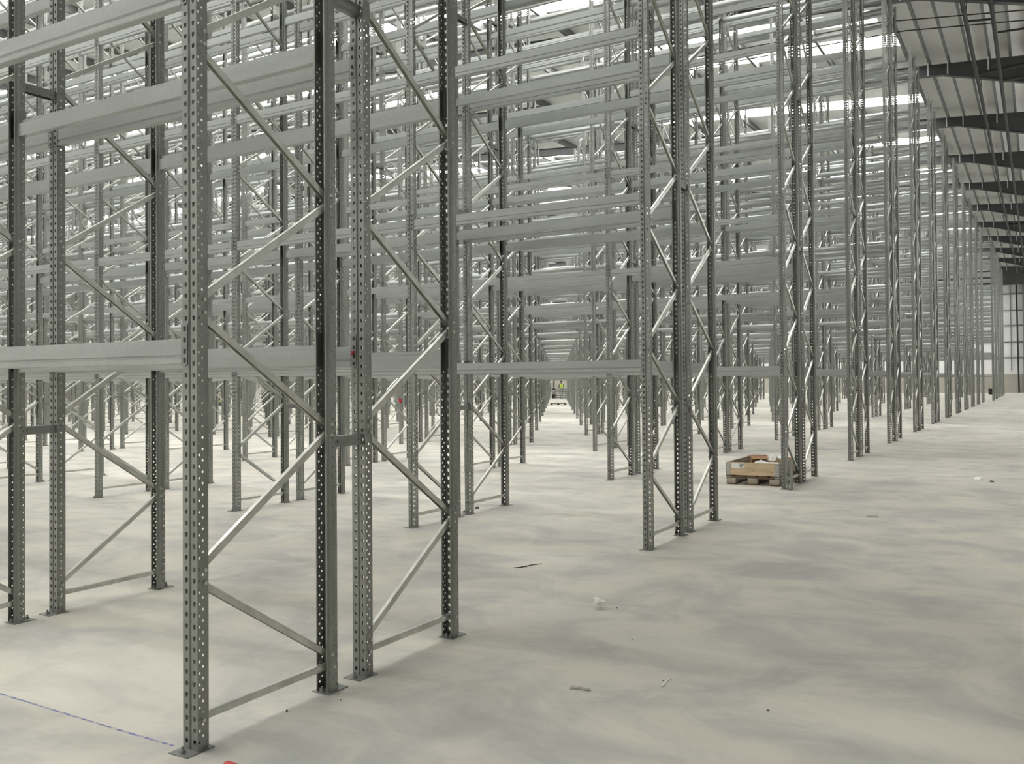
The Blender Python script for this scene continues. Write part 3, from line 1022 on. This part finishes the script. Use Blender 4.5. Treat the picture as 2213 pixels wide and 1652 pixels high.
def face_bits(parent, c, fwd):
    """eyes and nose on a head centred at c, looking along fwd"""
    f = Vector(fwd).normalized(); r = f.cross(Vector((0, 0, 1))).normalized(); u = r.cross(f)
    for s in (-1, 1):
        p = Vector(c) + f * 0.090 + r * 0.032 * s + u * 0.01
        sphere('eye', 0.011, (1, 1, 1), M_DARKHAT, parent, p, 8, 6)
        sphere('ear', 0.028, (0.5, 0.8, 1.1), M_SKIN, parent, Vector(c) + r * 0.082 * s - u * 0.005, 8, 6)
    sphere('nose', 0.017, (0.9, 1, 1.3), M_SKIN, parent, Vector(c) + f * 0.100 - u * 0.022, 8, 6)

def standing(loc, rz, vest, hat, label, lean=0.62):
    """upright legs, trunk bent forward at the hips by lean"""
    root = tag(link('person', None, None, loc, (0, 0, rz)), label, 'person')
    piv = Vector((0, 0.02, 0.95)); RL = Matrix.Rotation(lean, 3, 'X')
    ln = lambda p: tuple(piv + RL @ (Vector(p) - piv))
    J = {'pelvis': ((0, 0, 0.95), (0.15, 0.11)), 'waist': (ln((0, 0.0, 1.10)), (0.14, 0.10)), 'chest': (ln((0, 0.01, 1.32)), (0.17, 0.115)), 'neckb': (ln((0, 0.0, 1.47)), 0.07),
         'neck': (ln((0, -0.005, 1.54)), 0.055), 'head': (ln((0, -0.0, 1.64)), (0.078, 0.092)), 'crown': (ln((0, 0.01, 1.70)), (0.066, 0.076))}
    E = [('pelvis', 'waist'), ('waist', 'chest'), ('chest', 'neckb'), ('neckb', 'neck'), ('neck', 'head'), ('head', 'crown')]
    for s, n in ((-1, 'l'), (1, 'r')):
        J['sh' + n] = (ln((0.19 * s, 0, 1.42)), 0.058); J['el' + n] = (ln((0.25 * s, -0.10, 1.17)), 0.043); J['wrist' + n] = (ln((0.18 * s, -0.22, 0.98)), 0.030)
        J['hip' + n] = ((0.09 * s, 0, 0.88), 0.092); J['kn' + n] = ((0.10 * s, -0.02, 0.50), 0.062); J['an' + n] = ((0.11 * s, 0.02, 0.09), 0.042); J['toe' + n] = ((0.12 * s, -0.14, 0.035), 0.036)
        E += [('chest', 'sh' + n), ('sh' + n, 'el' + n), ('el' + n, 'wrist' + n), ('pelvis', 'hip' + n), ('hip' + n, 'kn' + n), ('kn' + n, 'an' + n), ('an' + n, 'toe' + n)]
        hand_edges(J, E, n, J['wrist' + n][0], (-0.1 * s, -0.6, -0.8), (-s, 0, 0.2))
    body('body', J, E, M_TROUSER, root)
    R = lambda c, rx, ry: (ln(c), rx, ry, lean)
    torso_shell('vest', vest, root, [((0, 0.0, 0.88), 0.20, 0.155, lean * 0.4), R((0, 0, 1.05), 0.19, 0.15), R((0, 0.01, 1.30), 0.215, 0.16), R((0, 0.0, 1.43), 0.20, 0.13), R((0, 0, 1.48), 0.09, 0.09)])
    torso_shell('reflective_band', M_REFLECT, root, [R((0, 0, 1.06), 0.197, 0.156), R((0, 0, 1.11), 0.20, 0.158)])
    hd = Vector(ln((0, -0.0, 1.645)))
    sphere('head_skin', 0.105, (0.84, 0.95, 1.12), M_SKIN, root, hd)
    sphere('helmet', 0.128, (0.92, 1.08, 0.95), hat, root, hd + Vector((0, 0.0, 0.04)), cut=-0.005)
    face_bits(root, hd, (0, -1, -0.35))
    return root

def crouching(loc, rz, vest, hat, label):
    root = tag(link('person', None, None, loc, (0, 0, rz)), label, 'person')
    J = {'pelvis': ((0, 0.16, 0.34), (0.15, 0.13)), 'waist': ((0, 0.08, 0.50), (0.145, 0.11)), 'chest': ((0, -0.08, 0.70), (0.17, 0.12)), 'neckb': ((0, -0.18, 0.80), 0.07),
         'neck': ((0, -0.23, 0.84), 0.055), 'head': ((0, -0.31, 0.91), (0.078, 0.092)), 'crown': ((0, -0.33, 0.98), (0.066, 0.078))}
    E = [('pelvis', 'waist'), ('waist', 'chest'), ('chest', 'neckb'), ('neckb', 'neck'), ('neck', 'head'), ('head', 'crown')]
    for s, n in ((-1, 'l'), (1, 'r')):
        J['sh' + n] = ((0.19 * s, -0.13, 0.74), 0.058); J['el' + n] = ((0.24 * s, -0.27, 0.50), 0.043); J['wrist' + n] = ((0.13 * s, -0.46, 0.36), 0.030)
        J['hip' + n] = ((0.11 * s, 0.15, 0.32), 0.10); J['kn' + n] = ((0.17 * s, -0.26, 0.44 if s < 0 else 0.10), 0.066)
        J['an' + n] = ((0.15 * s, -0.10 if s < 0 else 0.16, 0.09), 0.043); J['toe' + n] = ((0.16 * s, -0.27 if s < 0 else 0.26, 0.035), 0.035)
        E += [('chest', 'sh' + n), ('sh' + n, 'el' + n), ('el' + n, 'wrist' + n), ('pelvis', 'hip' + n), ('hip' + n, 'kn' + n), ('kn' + n, 'an' + n), ('an' + n, 'toe' + n)]
        hand_edges(J, E, n, J['wrist' + n][0], (-0.15 * s, -0.8, -0.5), (-s, 0, 0.2))
    body('body', J, E, M_TROUSER, root)
    torso_shell('vest', vest, root, [((0, 0.17, 0.36), 0.20, 0.17, 0.5), ((0, 0.08, 0.50), 0.20, 0.16, 0.6), ((0, -0.08, 0.70), 0.22, 0.16, 0.8), ((0, -0.17, 0.79), 0.17, 0.12, 0.9), ((0, -0.21, 0.83), 0.09, 0.085, 0.9)])
    torso_shell('reflective_band', M_REFLECT, root, [((0, 0.07, 0.52), 0.208, 0.166, 0.6), ((0, 0.04, 0.56), 0.212, 0.166, 0.65)])
    sphere('head_skin', 0.105, (0.84, 0.95, 1.12), M_SKIN, root, (0, -0.31, 0.93))
    sphere('helmet', 0.128, (0.92, 1.08, 0.95), hat, root, (0, -0.31, 0.97), cut=-0.005)
    face_bits(root, (0, -0.31, 0.92), (0, -1, -0.3))
    return root

crouching(at(158, 876), -2.4, M_ORANGE, M_REDHAT, 'crouching person in an orange vest and dark red helmet far between the posts')
crouching(at(100, 892), 1.2, M_YELLOW, M_DARKHAT, 'crouching person in a yellow vest far between the leftmost posts')
crouching(at(472, 879), 0.4, M_YELLOW, M_REFLECT, 'crouching person in a yellow vest and pale helmet behind the nearest post')
p = at(1213, 860.0)
standing(p, 0.52, M_LIME, M_DARKHAT, 'person in a lime vest leaning over the steel stack in the distant aisle')
# small machine at the left of the stack
mc = tag(link('floor_machine', None, None, at(1193.5, 863), (0, 0, 0.52)), 'small grey and black machine standing at the left of the distant steel stack', 'machine')
obj('body_shell', MB().box(0, 0.40, 0.0, 0.75, 0.42, 0.84), M_BEAM, mc, bevel=0.03)
obj('skirt', MB().box(-0.02, 0.42, -0.03, 0.78, 0.10, 0.42), M_BLACK, mc, bevel=0.02)
obj('hood', MB().box(0.03, 0.37, 0.10, 0.60, 0.84, 0.95), M_PIPE, mc, bevel=0.02)
obj('handle', MB().tube([(0.06, 0.72, 0.86), (0.06, 0.86, 1.02), (0.34, 0.86, 1.02), (0.34, 0.72, 0.86)], 0.016, 8), M_BLACK, mc)
for x, y in ((0.03, 0.12), (0.37, 0.12), (0.03, 0.62), (0.37, 0.62)):
    obj('wheel', MB().tube([(x - 0.025, y, 0.09), (x + 0.025, y, 0.09)], 0.09, 14), M_BLACK, mc)

# ------------------------------------------------------------------ litter and marks on the floor
m = MB()
for (x0, x1, dy) in ((-4.0, -0.155, 0.0),):
    n = 60
    for i in range(n):
        a, b = x0 + (x1 - x0) * i / n, x0 + (x1 - x0) * (i + 1) / n
        ya, yb = 0.004 * math.sin(a * 3.1), 0.004 * math.sin(b * 3.1)
        w = 0.0070
        m.face([(a, ya - w, 0.0006), (b, yb - w, 0.0006), (b, yb + w, 0.0006), (a, ya + w, 0.0006)])
tag(obj('chalk_line', m, M_CHALK), 'blue chalk line on the floor leading to the nearest post', 'line')
m = MB()
pts = []
for q in range(18):
    t = 2 * PI * q / 18
    pts.append((0.21 + 0.032 * math.cos(t) * (1 + 0.15 * math.sin(3 * t)), -0.012 + 0.026 * math.sin(t) * (1 + 0.2 * math.cos(2 * t)), 0.0006))
m.face(pts)
tag(obj('paint_mark', m, M_REDP), 'red spray paint mark on the floor in front of the nearest post', 'paint mark')

m = MB().tube([(-0.74, 3.93, 0.004), (-0.70, 3.96, 0.004), (-0.665, 4.02, 0.008), (-0.64, 4.07, 0.012), (-0.59, 4.155, 0.012)], 0.0045, 7, [0.003, 0.0055, 0.005, 0.0045, 0.003])
m.tube([(-0.665, 4.02, 0.008), (-0.66, 4.012, 0.004)], 0.005, 6)
tag(obj('wire_offcut', m, M_TWIG), 'dark bent wire offcut lying on the open floor', 'wire')

def crumple(r, sc, seed, amp=0.35):
    bm = bmesh.new()
    bmesh.ops.create_icosphere(bm, subdivisions=2, radius=r)
    rnd = random.Random(seed)
    dirs = [(Vector((rnd.gauss(0, 1), rnd.gauss(0, 1), rnd.gauss(0, 1))).normalized(), rnd.uniform(-amp, amp)) for _ in range(18)]
    for v in bm.verts:
        d = v.co.normalized()
        k = 1 + sum(a * max(0, d.dot(q)) ** 8 for q, a in dirs) + rnd.uniform(-0.16, 0.16)
        v.co = Vector((d.x * sc[0], d.y * sc[1], d.z * sc[2])) * r * k
    zmin = min(v.co.z for v in bm.verts)
    for v in bm.verts:
        v.co.z -= zmin
    me = bpy.data.meshes.new('crumple'); bm.to_mesh(me); bm.free()
    return me
me = crumple(0.040, (1.1, 0.75, 0.62), 9, 1.0); me.materials.append(M_PAPER)
tag(link('crumpled_paper', me, None, (0.487, 3.03, 0.0), (0, 0, 0.5)), 'crumpled white paper ball lying on the open floor', 'paper')
m = MB()
rb = random.Random(2)
top = []; n = 9
for i in range(n + 1):
    t = i / n
    x = 1.048 + 0.106 * t
    yb = 1.497 + 0.019 * t
    top.append((x, yb + rb.uniform(-0.004, 0.004) - 0.012 + 0.006 * t, yb + 0.012 - 0.010 * t + rb.uniform(-0.004, 0.004), 0.010 + rb.uniform(-0.003, 0.004)))
for a, b in zip(top[:-1], top[1:]):
    m.face([(a[0], a[1], a[3]), (b[0], b[1], b[3]), (b[0], b[2], b[3] + 0.003), (a[0], a[2], a[3] + 0.003)])
    m.face([(a[0], a[1], 0.0), (b[0], b[1], 0.0), (b[0], b[1], b[3]), (a[0], a[1], a[3])])
    m.face([(b[0], b[2], 0.0), (a[0], a[2], 0.0), (a[0], a[2], a[3] + 0.003), (b[0], b[2], b[3] + 0.003)])
a = top[0]; m.face([(a[0], a[2], 0), (a[0], a[1], 0), (a[0], a[1], a[3]), (a[0], a[2], a[3] + 0.003)])
a = top[-1]; m.face([(a[0], a[1], 0), (a[0], a[2], 0), (a[0], a[2], a[3] + 0.003), (a[0], a[1], a[3])])
tag(obj('torn_cardboard', m, M_DUST), 'torn grey strip of dusty card on the near open floor', 'card scrap')
m = MB().tube([(1.455, 1.737, 0.0035), (1.446, 1.896, 0.0035)], 0.0035, 7)
tag(obj('plastic_straw', m, M_PAPER), 'thin white plastic stick lying on the near open floor', 'stick')
def scrap(name, material, loc, sx, sy, h, seed, label, cat, rz=0.0):
    rnd = random.Random(seed)
    k = 9
    ring = [(sx * math.cos(2 * PI * q / k) * rnd.uniform(0.7, 1.0), sy * math.sin(2 * PI * q / k) * rnd.uniform(0.7, 1.0)) for q in range(k)]
    m = MB(); m.v = [(x, y, 0) for x, y in ring] + [(x * 0.8, y * 0.8, h * rnd.uniform(0.6, 1.0)) for x, y in ring] + [(0, 0, h)]
    for q in range(k):
        q2 = (q + 1) % k
        m.f.append((q, q2, k + q2, k + q)); m.f.append((k + q, k + q2, 2 * k))
    m.f.append(tuple(reversed(range(k))))
    return tag(obj(name, m, material, None, loc, (0, 0, rz)), label, cat)
scrap('paper_scrap', M_PAPER, (2.35, 13.17, 0), 0.13, 0.09, 0.03, 1, 'white paper scrap on the open floor at the right', 'paper scrap', -0.9)
scrap('rubber_scrap', M_BLACK, (2.53, 12.83, 0), 0.055, 0.03, 0.022, 2, 'small black scrap beside the white paper scrap at the right', 'scrap', -0.9)
scrap('card_scrap', M_DUST, (1.49, 8.35, 0), 0.085, 0.03, 0.012, 3, 'flat grey scrap of card on the floor at the right of the wooden crate', 'card scrap', 0.5)
scrap('paper_scrap', M_PAPER, (-1.55, 35.0, 0), 0.30, 0.22, 0.03, 4, 'white paper scraps far off between the distant rack ends', 'paper scrap', 0.6)
CH = [((2.025, 1.679, 0), 'tiny dark chip on the near floor at lower right', 0.008), ((0.982, 2.462, 0), 'tiny dark chip on the open floor right of the torn card strip', 0.006),
      ((1.425, 1.842, 0), 'tiny dark chip beside the thin white plastic stick', 0.005), ((-0.018, 0.546, 0), 'tiny black chip on the floor inside the shadow of the nearest frame', 0.010),
      ((0.587, 3.117, 0), 'tiny dark chip beside the crumpled white paper ball', 0.006), ((0.109, 0.789, 0), 'tiny dark chip in front of the second nearest post', 0.005),
      ((-2.98, 6.80, 0), 'dark dirt crumb beside a foot plate in the second rack pair', 0.03), ((-2.95, 6.46, 0), 'second dark dirt crumb beside a foot plate in the second rack pair', 0.025)]
for i, (p, lab, r) in enumerate(CH):
    scrap('dirt_chip', M_TWIG, p, r, r * 0.7, r * 0.8, 20 + i, lab, 'dirt chip', i * 0.7)
